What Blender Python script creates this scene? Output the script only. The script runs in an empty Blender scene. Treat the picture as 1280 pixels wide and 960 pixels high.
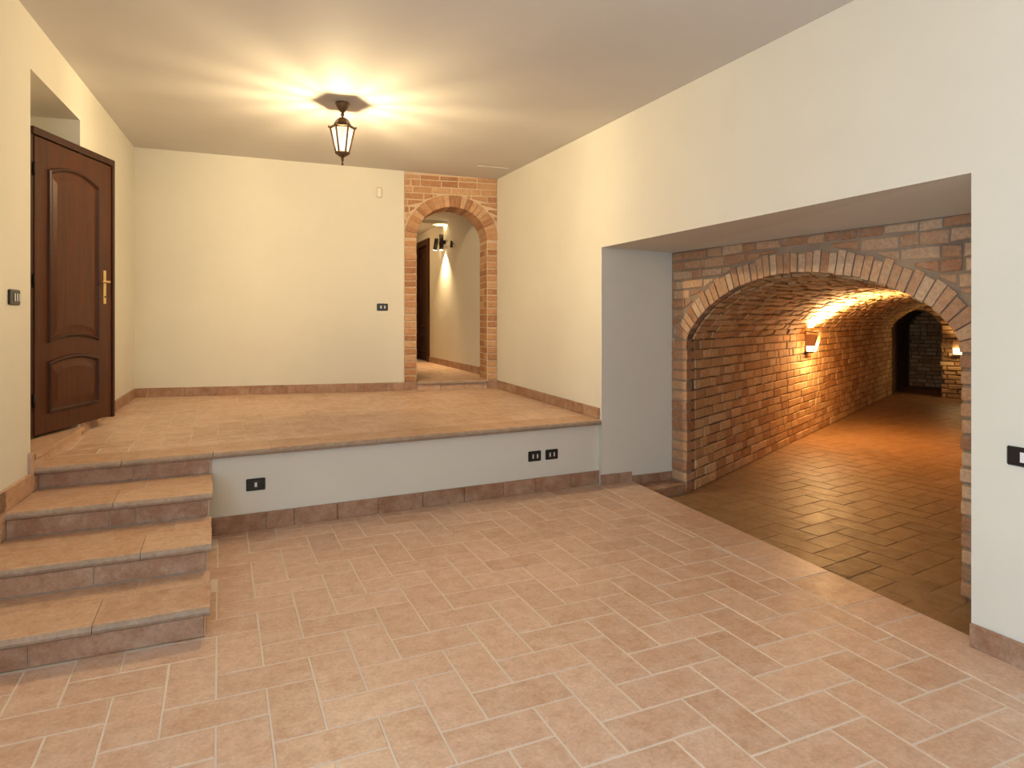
import bpy, bmesh, math, random
import numpy as np
from mathutils import Vector, Matrix

random.seed(7)
rng = np.random.default_rng(7)
SC = bpy.context.scene
COL = SC.collection
S = 0.85                       # drawing units -> metres
R = math.radians

# ---------------------------------------------------------------- camera
F_PX, HORIZON, YAW, EYE = 815.0, 397.92, 0.4209, 1.6
cd = bpy.data.cameras.new('camera')
cd.sensor_fit = 'HORIZONTAL'; cd.sensor_width = 36.0
cd.lens = F_PX / 1280 * 36.0
cd.shift_y = -(480 - HORIZON) / 1280
cd.clip_start = 0.05; cd.clip_end = 100
cam = bpy.data.objects.new('camera', cd); COL.objects.link(cam)
cam.location = (0, 0, EYE * S); cam.rotation_euler = (R(90), 0, -YAW)
SC.camera = cam

# ---------------------------------------------------------------- view, world, large lights
SC.view_settings.view_transform = 'Standard'
SC.view_settings.look = 'None'
SC.view_settings.gamma = 1.0
SC.view_settings.use_curve_mapping = False
SC.view_settings.exposure = 0.0
w = bpy.data.worlds.new('world'); SC.world = w; w.use_nodes = True
w.node_tree.nodes['Background'].inputs[0].default_value = (0.75, 0.85, 1.0, 1)
w.node_tree.nodes['Background'].inputs[1].default_value = 0.25


def lamp(kind, name, loc, power, color, **kw):
    d = bpy.data.lights.new(name, kind); d.energy = power; d.color = color
    for k, v in kw.items():
        if k not in ('rot', 'aim'): setattr(d, k, v)
    o = bpy.data.objects.new(name, d); COL.objects.link(o)
    o.location = Vector(loc) * S
    if 'rot' in kw: o.rotation_euler = kw['rot']
    if 'aim' in kw:
        o.rotation_euler = (Vector(kw['aim']) - Vector(loc)).to_track_quat('-Z', 'Y').to_euler()
    return o


# daylight through the glazed doorway in the left wall, beside the photographer
lamp('AREA', 'daylight_doorway', (-1.50, -0.45, 1.40), 106, (0.40, 0.70, 1.0), shape='RECTANGLE', size=1.9 * S, size_y=2.4 * S,
     aim=(2.8, 1.0, 0.0))
# an added fill behind the camera, then the lower room's unseen ceiling lamp
lamp('POINT', 'lower_room_light', (-0.5, -1.4, 2.8), 78, (1.0, 0.89, 0.78), shadow_soft_size=0.12)
lamp('POINT', 'lower_room_light', (1.45, 2.0, 3.0), 10, (1.0, 0.76, 0.50), shadow_soft_size=0.06)

# ---------------------------------------------------------------- materials
MATS = {}


def nodes(name):
    m = bpy.data.materials.new(name); m.use_nodes = True
    nt = m.node_tree; b = nt.nodes['Principled BSDF']
    MATS[name] = m
    return m, nt, b


def N(nt, t, **kw):
    n = nt.nodes.new(t)
    for k, v in kw.items(): setattr(n, k, v)
    return n


def noise(nt, scale, detail=3, rough=0.55, vec=None):
    n = N(nt, 'ShaderNodeTexNoise'); n.inputs['Scale'].default_value = scale
    n.inputs['Detail'].default_value = detail; n.inputs['Roughness'].default_value = rough
    if vec is not None: nt.links.new(vec, n.inputs['Vector'])
    return n


def pos(nt): return N(nt, 'ShaderNodeNewGeometry').outputs['Position']


def ramp(nt, src, stops):
    r = N(nt, 'ShaderNodeValToRGB'); e = r.color_ramp.elements
    while len(e) < len(stops): e.new(0.5)
    for i, (p, c) in enumerate(stops):
        e[i].position = p; e[i].color = (*c, 1)
    nt.links.new(src, r.inputs[0]); return r.outputs[0]


def mix(nt, a, b, fac, mode='MIX'):
    m = N(nt, 'ShaderNodeMix', data_type='RGBA', blend_type=mode)
    for sock, v in ((m.inputs['Factor'], fac), (m.inputs[6], a), (m.inputs[7], b)):
        if isinstance(v, (int, float)): sock.default_value = v
        elif isinstance(v, tuple): sock.default_value = (*v, 1)
        else: nt.links.new(v, sock)
    return m.outputs[2]


def bump(nt, b, src, strength, dist=0.01):
    n = N(nt, 'ShaderNodeBump'); n.inputs['Strength'].default_value = strength; n.inputs['Distance'].default_value = dist
    nt.links.new(src, n.inputs['Height']); nt.links.new(n.outputs[0], b.inputs['Normal'])


def plain(name, col, rough=0.5, metal=0.0, bumps=None, var=0.0):
    m, nt, b = nodes(name)
    b.inputs['Roughness'].default_value = rough; b.inputs['Metallic'].default_value = metal
    p = pos(nt)
    if var:
        n = noise(nt, 2.5, 4, 0.6, p)
        c = ramp(nt, n.outputs[0], [(0.3, tuple(x * (1 - var) for x in col)), (0.7, tuple(min(1, x * (1 + var)) for x in col))])
        nt.links.new(c, b.inputs['Base Color'])
    else: b.inputs['Base Color'].default_value = (*col, 1)
    if bumps:
        n2 = noise(nt, bumps[0], 4, 0.6, p); bump(nt, b, n2.outputs[0], bumps[1], 0.004)
    return m


def glow(name, col, power, clear=0.0):
    m, nt, b = nodes(name)
    e = N(nt, 'ShaderNodeEmission'); e.inputs[0].default_value = (*col, 1); e.inputs[1].default_value = power
    out = nt.nodes['Material Output']
    if clear:
        t = N(nt, 'ShaderNodeBsdfTransparent'); mx = N(nt, 'ShaderNodeMixShader'); mx.inputs[0].default_value = clear
        nt.links.new(e.outputs[0], mx.inputs[1]); nt.links.new(t.outputs[0], mx.inputs[2])
        nt.links.new(mx.outputs[0], out.inputs[0])
    else: nt.links.new(e.outputs[0], out.inputs[0])
    return m


plain('wall_paint', (0.69, 0.655, 0.565), 0.75, 0, (60, 0.08), 0.02)
plain('ceiling_paint', (0.63, 0.60, 0.565), 0.8, 0, (60, 0.06), 0.02)
plain('grout', (0.66, 0.56, 0.46), 0.85, 0, (90, 0.2), 0.06)
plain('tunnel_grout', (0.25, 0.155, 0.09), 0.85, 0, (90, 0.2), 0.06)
plain('concrete', (0.45, 0.38, 0.31), 0.9, 0, (40, 0.2), 0.05)
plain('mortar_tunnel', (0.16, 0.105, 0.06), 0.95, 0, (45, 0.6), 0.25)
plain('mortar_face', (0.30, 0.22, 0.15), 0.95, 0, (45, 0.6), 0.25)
plain('mortar_hall', (0.62, 0.46, 0.31), 0.95, 0, (45, 0.5), 0.12)
plain('brass', (0.83, 0.60, 0.26), 0.28, 1.0)
plain('bronze', (0.16, 0.095, 0.05), 0.42, 0.6, (70, 0.15), 0.15)
plain('sconce_metal', (0.30, 0.17, 0.08), 0.45, 0.5)
plain('black_plastic', (0.012, 0.011, 0.011), 0.3)
plain('module_plastic', (0.035, 0.032, 0.03), 0.35)
plain('rocker_white', (0.75, 0.74, 0.72), 0.35)
plain('cream_plastic', (0.72, 0.64, 0.50), 0.45)
plain('iron', (0.03, 0.026, 0.022), 0.5, 0.6)


def tile_mat(name, stops, rough, smear=(0.66, 0.52, 0.40), smear_amt=0.35):
    m, nt, b = nodes(name); p = pos(nt)
    a = N(nt, 'ShaderNodeAttribute', attribute_name='rnd')
    base = ramp(nt, a.outputs['Fac'], stops)
    n1 = noise(nt, 8, 6, 0.7, p)
    f1 = ramp(nt, n1.outputs[0], [(0.40, (0, 0, 0)), (0.64, (1, 1, 1))])
    c = mix(nt, base, smear, mix(nt, (0, 0, 0), (smear_amt,) * 3, f1))
    n3 = noise(nt, 19, 5, 0.7, p)
    c = mix(nt, c, ramp(nt, n3.outputs[0], [(0.30, (0.80, 0.73, 0.68)), (0.58, (1.03, 1.03, 1.03))]), 0.8, 'MULTIPLY')
    n2 = noise(nt, 70, 3, 0.7, p)
    f2 = ramp(nt, n2.outputs[0], [(0.3, (0.84, 0.82, 0.80)), (0.7, (1.08, 1.08, 1.08))])
    c = mix(nt, c, f2, 1.0, 'MULTIPLY')
    nt.links.new(c, b.inputs['Base Color'])
    b.inputs['Roughness'].default_value = rough
    rr = ramp(nt, n1.outputs[0], [(0.3, (rough + 0.10,) * 3), (0.7, (rough - 0.06,) * 3)])
    nt.links.new(rr, b.inputs['Roughness'])
    bump(nt, b, n2.outputs[0], 0.12, 0.003)
    return m


tile_mat('terracotta', [(0.0, (0.54, 0.34, 0.23)), (0.5, (0.60, 0.395, 0.28)), (1.0, (0.64, 0.435, 0.315))], 0.38, (0.70, 0.54, 0.44), .5)
tile_mat('terracotta_dark', [(0.0, (0.27, 0.135, 0.072)), (0.5, (0.335, 0.175, 0.098)), (1.0, (0.38, 0.21, 0.125))], 0.45)
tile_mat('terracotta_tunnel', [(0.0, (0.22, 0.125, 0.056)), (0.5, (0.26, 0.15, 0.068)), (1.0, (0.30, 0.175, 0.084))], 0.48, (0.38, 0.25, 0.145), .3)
tile_mat('nosing_tile', [(0.0, (0.50, 0.30, 0.19)), (0.5, (0.54, 0.335, 0.215)), (1.0, (0.58, 0.37, 0.24))], 0.45)
tile_mat('stone_edge', [(0.0, (0.38, 0.285, 0.205)), (1.0, (0.43, 0.32, 0.235))], 0.6, (0.3, 0.24, 0.19), 0.5)


def brick_mat(name, stops, lime, lime_amt, rough=0.85):
    m, nt, b = nodes(name); p = pos(nt)
    a = N(nt, 'ShaderNodeAttribute', attribute_name='rnd')
    base = ramp(nt, a.outputs['Fac'], stops)
    n1 = noise(nt, 14, 5, 0.7, p)
    f1 = ramp(nt, n1.outputs[0], [(0.45, (0, 0, 0)), (0.72, (1, 1, 1))])
    c = mix(nt, base, lime, mix(nt, (0, 0, 0), (lime_amt,) * 3, f1))
    n2 = noise(nt, 42, 4, 0.7, p)
    f2 = ramp(nt, n2.outputs[0], [(0.28, (0.72, 0.68, 0.64)), (0.72, (1.12, 1.12, 1.12))])
    c = mix(nt, c, f2, 1.0, 'MULTIPLY')
    nt.links.new(c, b.inputs['Base Color']); b.inputs['Roughness'].default_value = rough
    bump(nt, b, n2.outputs[0], 0.5, 0.006)
    return m


brick_mat('brick_tunnel', [(0.0, (0.40, 0.21, 0.085)), (0.35, (0.53, 0.32, 0.14)), (0.7, (0.61, 0.405, 0.195)), (1.0, (0.67, 0.48, 0.27))],
          (0.52, 0.42, 0.31), 0.45)
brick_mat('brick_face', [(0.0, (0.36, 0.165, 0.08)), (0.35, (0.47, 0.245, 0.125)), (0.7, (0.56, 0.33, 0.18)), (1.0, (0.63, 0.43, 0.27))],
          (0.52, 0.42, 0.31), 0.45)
brick_mat('brick_hall', [(0.0, (0.36, 0.165, 0.075)), (0.4, (0.47, 0.235, 0.11)), (0.75, (0.54, 0.30, 0.15)), (1.0, (0.58, 0.36, 0.20))],
          (0.56, 0.42, 0.28), 0.30)


def wood_mat(name, c0, c1, c2, rough):
    m, nt, b = nodes(name)
    tc = N(nt, 'ShaderNodeNewGeometry').outputs['Position']
    mp = N(nt, 'ShaderNodeMapping'); mp.inputs['Scale'].default_value = (16, 16, 1.1); nt.links.new(tc, mp.inputs[0])
    n1 = noise(nt, 2.2, 6, 0.65, mp.outputs[0])
    mp2 = N(nt, 'ShaderNodeMapping'); mp2.inputs['Scale'].default_value = (70, 70, 2.5); nt.links.new(tc, mp2.inputs[0])
    n2 = noise(nt, 2.5, 3, 0.6, mp2.outputs[0])
    c = ramp(nt, n1.outputs[0], [(0.28, c0), (0.5, c1), (0.75, c2)])
    c = mix(nt, c, ramp(nt, n2.outputs[0], [(0.35, (0.72, 0.72, 0.72)), (0.65, (1.05, 1.05, 1.05))]), 1.0, 'MULTIPLY')
    nt.links.new(c, b.inputs['Base Color']); b.inputs['Roughness'].default_value = rough
    b.inputs['Specular IOR Level'].default_value = 0.3
    return m


wood_mat('walnut', (0.045, 0.0115, 0.003), (0.07, 0.0185, 0.0045), (0.10, 0.028, 0.007), 0.40)
wood_mat('walnut_dark', (0.03, 0.009, 0.003), (0.045, 0.013, 0.005), (0.06, 0.018, 0.007), 0.45)
glow('lantern_glass', (1.0, 0.86, 0.62), 2.8, 0.62)
glow('lantern_bulb', (1.0, 0.80, 0.52), 12.0)
glow('sconce_glass', (1.0, 0.72, 0.36), 9.0, 0.55)
glow('sconce_glass_dim', (1.0, 0.70, 0.30), 9.0, 0.55)
glow('spot_glass', (1.0, 0.80, 0.50), 20.0)


# ---------------------------------------------------------------- mesh helpers
def mk(name, verts, faces, mat, parent=None, rnd=None, smooth=False, mats=None, fmat=None):
    v = np.asarray(verts, float) * S
    c = (v.min(0) + v.max(0)) / 2
    me = bpy.data.meshes.new(name)
    me.from_pydata((v - c).tolist(), [], faces)
    me.materials.append(MATS[mat])
    if mats:
        for k in mats: me.materials.append(MATS[k])
        for i, k in enumerate(fmat): me.polygons[i].material_index = k
    if rnd is not None:
        at = me.attributes.new('rnd', 'FLOAT', 'POINT')
        at.data.foreach_set('value', np.broadcast_to(np.asarray(rnd, np.float32), (len(v),)).copy())
    if smooth: me.polygons.foreach_set('use_smooth', [True] * len(me.polygons))
    me.update()
    o = bpy.data.objects.new(name, me); COL.objects.link(o)
    o.location = c
    if parent is not None: put(o, parent)
    return o


def put(o, parent):
    o.parent = parent
    loc = Vector((0, 0, 0)); q = parent
    while q is not None:
        loc += q.location + (q.matrix_parent_inverse.translation if q.parent else Vector((0, 0, 0))); q = q.parent
    o.matrix_parent_inverse = Matrix.Translation(-loc)


def tag(o, label=None, cat=None, group=None, kind=None):
    if label: o['label'] = label
    if cat: o['category'] = cat
    if group: o['group'] = group
    if kind: o['kind'] = kind
    return o


def thing(name, loc, label=None, cat=None, group=None, kind=None):
    o = bpy.data.objects.new(name, None); COL.objects.link(o)
    o.location = Vector(loc) * S; o.empty_display_size = 0.1
    return tag(o, label, cat, group, kind)


def fixn(o):
    bm = bmesh.new(); bm.from_mesh(o.data); bmesh.ops.recalc_face_normals(bm, faces=bm.faces); bm.to_mesh(o.data); bm.free()
    return o


def prism(name, a, b, mat, parent=None, **kw):
    """solid between two matching polygon rings a and b (lists of xyz)"""
    n = len(a)
    f = [list(range(n)), list(range(2 * n - 1, n - 1, -1))] + [[i, (i + 1) % n, n + (i + 1) % n, n + i] for i in range(n)]
    return fixn(mk(name, list(a) + list(b), f, mat, parent, **kw))


def bevelled(o, width, seg=1):
    bm = bmesh.new(); bm.from_mesh(o.data)
    bmesh.ops.bevel(bm, geom=list(bm.edges), offset=width * S, segments=seg, profile=0.6, affect='EDGES', clamp_overlap=True)
    bmesh.ops.recalc_face_normals(bm, faces=bm.faces)
    bm.to_mesh(o.data); bm.free(); return o


def obox(name, o, U, V, W, mat, parent=None, bev=0.0, **kw):
    """box from corner o spanned by vectors U, V, W"""
    o, U, V, W = (np.asarray(t, float) for t in (o, U, V, W))
    p = prism(name, [o, o + U, o + U + V, o + V], [o + W, o + U + W, o + U + V + W, o + V + W], mat, parent, **kw)
    return bevelled(p, bev) if bev else p


def box(name, x0, x1, y0, y1, z0, z1, mat, parent=None, bev=0.0, **kw):
    return obox(name, (x0, y0, z0), (x1 - x0, 0, 0), (0, y1 - y0, 0), (0, 0, z1 - z0), mat, parent, bev, **kw)


def inset(poly, d):
    """inset a convex ccw polygon"""
    n = len(poly); P = np.asarray(poly, float); out = []
    for i in range(n):
        p0, p1, p2 = P[i - 1], P[i], P[(i + 1) % n]
        e1, e2 = p1 - p0, p2 - p1
        l1, l2 = np.hypot(*e1), np.hypot(*e2)
        if l1 < 1e-6 or l2 < 1e-6: return None
        n1 = np.array([-e1[1], e1[0]]) / l1; n2 = np.array([-e2[1], e2[0]]) / l2
        k = 1 + n1 @ n2
        if k < 0.15: k = 0.15
        out.append(p1 + d * (n1 + n2) / k)
    out = np.array(out)
    for i in range(n):
        if (out[(i + 1) % n] - out[i]) @ (P[(i + 1) % n] - P[i]) <= 0: return None
    return out


def ccw(poly):
    P = np.asarray(poly, float)
    a = np.sum(P[:, 0] * np.roll(P[:, 1], -1) - P[:, 1] * np.roll(P[:, 0], -1))
    return P if a > 0 else P[::-1]


def clip(poly, nx, ny, d):
    """keep nx*u + ny*v <= d"""
    out = []
    for i in range(len(poly)):
        a, b = poly[i], poly[(i + 1) % len(poly)]
        da, db = nx * a[0] + ny * a[1] - d, nx * b[0] + ny * b[1] - d
        if da <= 0: out.append(a)
        if (da < 0 < db) or (db < 0 < da):
            t = da / (da - db); out.append((a[0] + t * (b[0] - a[0]), a[1] + t * (b[1] - a[1])))
    # drop doubles
    r = []
    for p in out:
        if not r or abs(p[0] - r[-1][0]) + abs(p[1] - r[-1][1]) > 1e-5: r.append(p)
    if len(r) > 1 and abs(r[0][0] - r[-1][0]) + abs(r[0][1] - r[-1][1]) < 1e-5: r.pop()
    return r


def screen(p):
    c, s = math.cos(YAW), math.sin(YAW)
    z = p[0] * s + p[1] * c
    if z < 0.3: return z, -999, -999
    return z, 640 + F_PX * (p[0] * c - p[1] * s) / z, HORIZON - F_PX * (p[2] - EYE) / z


def lay(parent, name, polys, fm, h, ch, mat, joint, limit=300, jit=0.0, deep=0.02, hv=0.0, rest=None, seen=None):
    """lay flat pieces (convex polygons in u,v) on the surface fm(u, v, n): the largest ones as parts, the rest as one stuff part"""
    items = []
    for poly in polys:
        P = ccw(poly)
        P = inset(P, joint / 2)
        if P is None: continue
        a = 0.5 * np.sum(P[:, 0] * np.roll(P[:, 1], -1) - P[:, 1] * np.roll(P[:, 0], -1))
        if a < 4e-4: continue
        if jit: P = P + rng.normal(0, jit, P.shape)
        T = inset(P, ch)
        if T is None: continue
        hh = h + rng.uniform(-hv, hv); n = len(P)
        v = [fm(u, w_, -deep) for u, w_ in P] + [fm(u, w_, hh - ch) for u, w_ in P] + [fm(u, w_, hh) for u, w_ in T]
        f = [[k * n + i, k * n + (i + 1) % n, (k + 1) * n + (i + 1) % n, (k + 1) * n + i] for k in (0, 1) for i in range(n)] + [[2 * n + i for i in range(n)]]
        c = np.mean(v, 0); d, su, sv = screen(c)
        nrm = np.cross(np.asarray(v[2 * n + 1]) - v[2 * n], np.asarray(v[2 * n + 2]) - v[2 * n + 1]); nrm = nrm / max(np.linalg.norm(nrm), 1e-9)
        ray = c - np.array([0, 0, EYE]); fac = abs(nrm @ ray) / np.linalg.norm(ray)
        size = a * fac / d ** 2 if d > 0.3 and -40 < su < 1320 and -40 < sv < 1000 else 0
        if seen is not None and not seen(c): size = 0
        items.append((size, v, f, rng.uniform()))
    items.sort(key=lambda t: -t[0])
    k = 0
    for size, v, f, r in items[:limit]:
        if size <= 0: break
        mk(name, v, f, mat, parent, rnd=r); k += 1
    left = items[k:]
    if left:
        V, Fc, Rn = [], [], []
        for size, v, f, r in left:
            b = len(V); V += v; Fc += [[i + b for i in q] for q in f]; Rn += [r] * len(v)
        o = mk(rest or name + '_field', V, Fc, mat, parent, rnd=Rn); o['kind'] = 'stuff'
    return k, len(left)


def flat(o, U, V, Nn):
    o, U, V, Nn = (np.asarray(t, float) for t in (o, U, V, Nn))
    return lambda u, v, n: o + U * u + V * v + Nn * n


def herring(x0, y0, w, i0, i1, j0, j1):
    for i in range(i0, i1):
        for j in range(j0, j1):
            k = (i - j) % 4
            if k == 1: yield [(x0 + i * w, y0 + j * w), (x0 + (i + 2) * w, y0 + j * w), (x0 + (i + 2) * w, y0 + (j + 1) * w), (x0 + i * w, y0 + (j + 1) * w)]
            elif k == 0: yield [(x0 + i * w, y0 + j * w), (x0 + (i + 1) * w, y0 + j * w), (x0 + (i + 1) * w, y0 + (j + 2) * w), (x0 + i * w, y0 + (j + 2) * w)]


def clipall(polys, planes):
    for p in polys:
        for pl in planes:
            p = clip(p, *pl)
            if len(p) < 3: break
        if len(p) >= 3: yield p


def tube(name, pts, rad, mat, parent=None, seg=10, caps=True):
    """round bar along pts; rad a number or one per point"""
    pts = [np.asarray(p, float) for p in pts]; n = len(pts)
    rads = rad if isinstance(rad, (list, tuple)) else [rad] * n
    V, Fc = [], []
    for i, p in enumerate(pts):
        t = pts[min(i + 1, n - 1)] - pts[max(i - 1, 0)]; t = t / np.linalg.norm(t)
        a = np.cross(t, (0, 0, 1)) if abs(t[2]) < 0.95 else np.cross(t, (1, 0, 0)); a /= np.linalg.norm(a); b = np.cross(t, a)
        for k in range(seg):
            q = 2 * math.pi * k / seg
            V.append(p + rads[i] * (math.cos(q) * a + math.sin(q) * b))
    for i in range(n - 1):
        for k in range(seg):
            Fc.append([i * seg + k, i * seg + (k + 1) % seg, (i + 1) * seg + (k + 1) % seg, (i + 1) * seg + k])
    if caps: Fc += [list(range(seg))[::-1], [(n - 1) * seg + k for k in range(seg)]]
    o = fixn(mk(name, V, Fc, mat, parent)); 
    for p in o.data.polygons: p.use_smooth = len(p.vertices) == 4
    return o


def lathe(name, c, prof, mat, parent=None, seg=20, rot=0.0, smooth=True):
    """prof: list of (radius, z) about the vertical axis through c"""
    V, Fc = [], []; n = len(prof)
    for r, z in prof:
        for k in range(seg):
            q = 2 * math.pi * k / seg + rot
            V.append((c[0] + r * math.cos(q), c[1] + r * math.sin(q), z))
    for i in range(n - 1):
        for k in range(seg):
            Fc.append([i * seg + k, i * seg + (k + 1) % seg, (i + 1) * seg + (k + 1) % seg, (i + 1) * seg + k])
    Fc += [list(range(seg))[::-1], [(n - 1) * seg + k for k in range(seg)]]
    o = fixn(mk(name, V, Fc, mat, parent))
    if smooth:
        for p in o.data.polygons: p.use_smooth = len(p.vertices) == 4
    return o


# ---------------------------------------------------------------- plan of the place (drawing units, photographer at 0,0)
XR = 3.35                                   # face of the right-hand wall
ND = 0.834                                  # its thickness = depth of the niche
XF = XR + ND                                # brick face at the back of the niche
NY0, NY1 = 1.991, 5.372                     # niche sides
PB = np.array([XR, 7.955]); PL = np.array([-0.90, 8.60])   # back wall, right and left corners
UB = (PL - PB) / np.linalg.norm(PL - PB)    # along the back wall towards the left
NB = np.array([-UB[1], UB[0]]);
if NB[1] > 0: NB = -NB                      # into the room
LB = float(np.linalg.norm(PL - PB))
RISE = 0.157
TUN = -0.12                                 # tunnel floor level


def xl(y): return -0.90 - 0.0656 * (8.60 - y)            # left wall
def pz(y): return 0.622 + (y - 5.2) * 0.0205               # platform floor
def ypf(x): return 5.29 + (x + 0.045) * 0.0412             # platform front
def zc(x): return 3.44 + (XR - x) * 0.0295                 # ceiling
def bw(u, z, n=0.0):                                      # point on the back wall
    p = PB + UB * u + NB * n
    return np.array([p[0], p[1], z])
def edge_x(y): return 3.455 + 0.075 * (y - 2.1)            # where the lower floor drops to the tunnel
def seam_x(y): return 3.085 + 0.070 * (y - 2.1)


def edge_line(shift=0.0):   # half plane u <= edge
    return (1.0, -0.075, 3.455 - 0.075 * 2.1 + shift)
def seam_line(sgn=1): return (1.0 * sgn, -0.070 * sgn, (3.085 - 0.070 * 2.1) * sgn)


# ---------------------------------------------------------------- structure: plaster walls and ceilings
def poly_wall(name, pts, off, mat, label=None, back=None):
    a = [np.asarray(p, float) for p in pts]
    b = [np.asarray(p, float) for p in back] if back is not None else [p + np.asarray(off, float) for p in a]
    o = prism(name, a, b, mat); tag(o, label, None, None, 'structure'); return o


ytop = 3.75
poly_wall('wall_right',
          [(XR, -2.6, -.2), (XR, NY0, -.2), (XR, NY0, 2.3115), (XR, NY1, 2.283), (XR, NY1, -.2), (XR, 8.32, -.2), (XR, 8.32, ytop), (XR, -2.6, ytop)],
          None, 'wall_paint', 'cream plastered wall with the wide niche opening to the brick tunnel',
          back=[(XF, -2.6, -.2), (XF, NY0, -.2), (XF, NY0, 2.238), (XF, NY1, 2.2644), (XF, NY1, -.2), (XF, 8.32, -.2), (XF, 8.32, ytop), (XF, -2.6, ytop)])
# left wall with the door recess (near reveal splayed)
RY0, RY1, RZ = 5.150, 6.330, 3.225
poly_wall('wall_left',
          [(xl(-2.6), -2.6, -.2), (xl(-1.5), -1.5, -.2), (xl(-1.5), -1.5, 2.7), (xl(.6), .6, 2.7), (xl(.6), .6, -.2), (xl(RY0), RY0, -.2), (xl(RY0), RY0, RZ), (xl(RY1), RY1, RZ), (xl(RY1), RY1, -.2), (xl(9.2), 9.2, -.2), (xl(9.2), 9.2, ytop), (xl(-2.6), -2.6, ytop)],
          None, 'wall_paint', 'cream plastered wall with the deep door recess beside the stairs',
          back=[(-2.0, -2.6, -.2), (-2.0, -1.5, -.2), (-2.0, -1.5, 2.7), (-2.0, .6, 2.7), (-2.0, .6, -.2), (-1.50, 5.95, -.2), (-1.50, 5.95, RZ), (-1.50, 6.37, RZ), (-1.50, 6.37, -.2), (-2.0, 9.2, -.2), (-2.0, 9.2, ytop), (-2.0, -2.6, ytop)])
box('wall_recess', -1.75, -1.49, 5.6, 6.7, 0.3, 3.4, 'wall_paint')['kind'] = 'structure'
# back wall: plaster part
U1 = 1.227
poly_wall('wall_back', [bw(U1, .3), bw(LB + .5, .3), bw(LB + .5, ytop), bw(U1, ytop)], np.array([*(-NB * .45), 0]), 'wall_paint',
          'cream plastered wall at the back of the raised platform')
# ceiling
poly_wall('ceiling', [(XR, -2.6, zc(XR)), (XR, 8.3, zc(XR)), (-2.0, 9.3, zc(-2.0)), (-2.0, -2.6, zc(-2.0))], (0, 0, .2), 'ceiling_paint', 'smooth pale ceiling over the whole room')
# rear wall behind the photographer, with the glazed doorway the daylight comes through
poly_wall('wall_rear', [(-2, -2.6, -.2), (4.2, -2.6, -.2), (4.2, -2.6, ytop), (-2, -2.6, ytop)], (0, -.3, 0), 'wall_paint',
          'cream wall behind the photographer')
# low front wall of the platform
poly_wall('wall_platform', [(-.25, ypf(-.25), -.1), (XR, ypf(XR), -.1), (XR, ypf(XR), .60), (-.25, ypf(-.25), .575)], (0, .12, 0), 'wall_paint',
          'low white wall below the edge of the raised platform')

# ---------------------------------------------------------------- floors
# lower floor
fl = mk('floor', [(-1.6, -2.6, -.002), (edge_x(-2.6), -2.6, -.002), (edge_x(5.45), 5.45, -.002), (-1.6, 5.45, -.002),
                  (-1.6, -2.6, -.3), (edge_x(-2.6), -2.6, -.3), (edge_x(5.45), 5.45, -.3), (-1.6, 5.45, -.3)],
        [[0, 1, 2, 3], [7, 6, 5, 4], [0, 4, 5, 1], [1, 5, 6, 2], [2, 6, 7, 3], [3, 7, 4, 0]], 'grout')
tag(fl, 'terracotta herringbone tile floor of the lower room', None, None, 'structure')
TW_ = 0.1985
main = clipall(herring(.381, 2.809, TW_, -12, 17, -28, 14),
               [seam_line(1), (0, 1, 5.40), (-1, -.0656, -(-0.90 - 0.0656 * 8.60)), (0, -1, 2.55)])


def not_under_stairs(P):
    c = np.mean(np.asarray(P), 0)
    return not (c[0] < -.12 and c[1] > 3.68)


fm0 = flat((0, 0, 0), (1, 0, 0), (0, 1, 0), (0, 0, 1))
in_view = lambda c: (c[1] > .9 and c[0] > -1.3)
lay(fl, 'tile', [p for p in main if not_under_stairs(p)], fm0, .0, .0022, 'terracotta', .0085, 300, 0, .004, .0006, 'floor_tiles', in_view)
# border row along the drop to the tunnel
yy = [NY0 - .35, 2.32, 2.548, 2.938, 3.31, 3.54, 3.93, 4.32, 4.71, 5.10, 5.372]
lay(fl, 'border_tile', [[(seam_x(a), a), (edge_x(a), a), (edge_x(b), b), (seam_x(b), b)] for a, b in zip(yy, yy[1:])], fm0, .001, .003, 'terracotta', .010, 300, 0, .004, .0006)
lay(fl, 'border_tile', [[(seam_x(a), a), (XR + .01, a), (XR + .01, b), (seam_x(b), b)] for a, b in ((-2.5, -1.5), (-1.5, -.5), (-.5, .3), (.3, .7), (.7, 1.1), (1.1, 1.4), (1.4, NY0 - .35))], fm0, .0, .003, 'terracotta', .010, 300, 0, .004)

# tunnel axis
AX = np.array([0.895, 0.446]); AX = AX / np.linalg.norm(AX)
AN = np.array([AX[1], -AX[0]])              # from the left tunnel wall towards its right wall
YL, YR = 5.145, 2.536                       # tunnel mouth in the brick face
SPRING, CROWN = 1.385, 1.968
SEND = 10.85
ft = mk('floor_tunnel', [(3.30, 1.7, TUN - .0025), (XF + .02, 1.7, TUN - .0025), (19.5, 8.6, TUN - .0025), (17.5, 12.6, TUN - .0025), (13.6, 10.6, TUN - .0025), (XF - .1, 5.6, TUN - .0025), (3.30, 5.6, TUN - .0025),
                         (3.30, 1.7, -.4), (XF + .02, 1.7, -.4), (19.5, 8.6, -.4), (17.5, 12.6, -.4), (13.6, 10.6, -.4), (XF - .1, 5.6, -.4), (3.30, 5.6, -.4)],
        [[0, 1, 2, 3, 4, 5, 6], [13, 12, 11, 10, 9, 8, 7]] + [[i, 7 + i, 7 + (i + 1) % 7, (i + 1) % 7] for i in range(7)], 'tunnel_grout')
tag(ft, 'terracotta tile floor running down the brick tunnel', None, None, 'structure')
q = R(8.0); tu = (math.cos(q), math.sin(q), 0); tv = (-math.sin(q), math.cos(q), 0)
T0 = np.array([3.95, 3.45, TUN])
fmt = flat(T0, tu, tv, (0, 0, 1))


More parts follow.
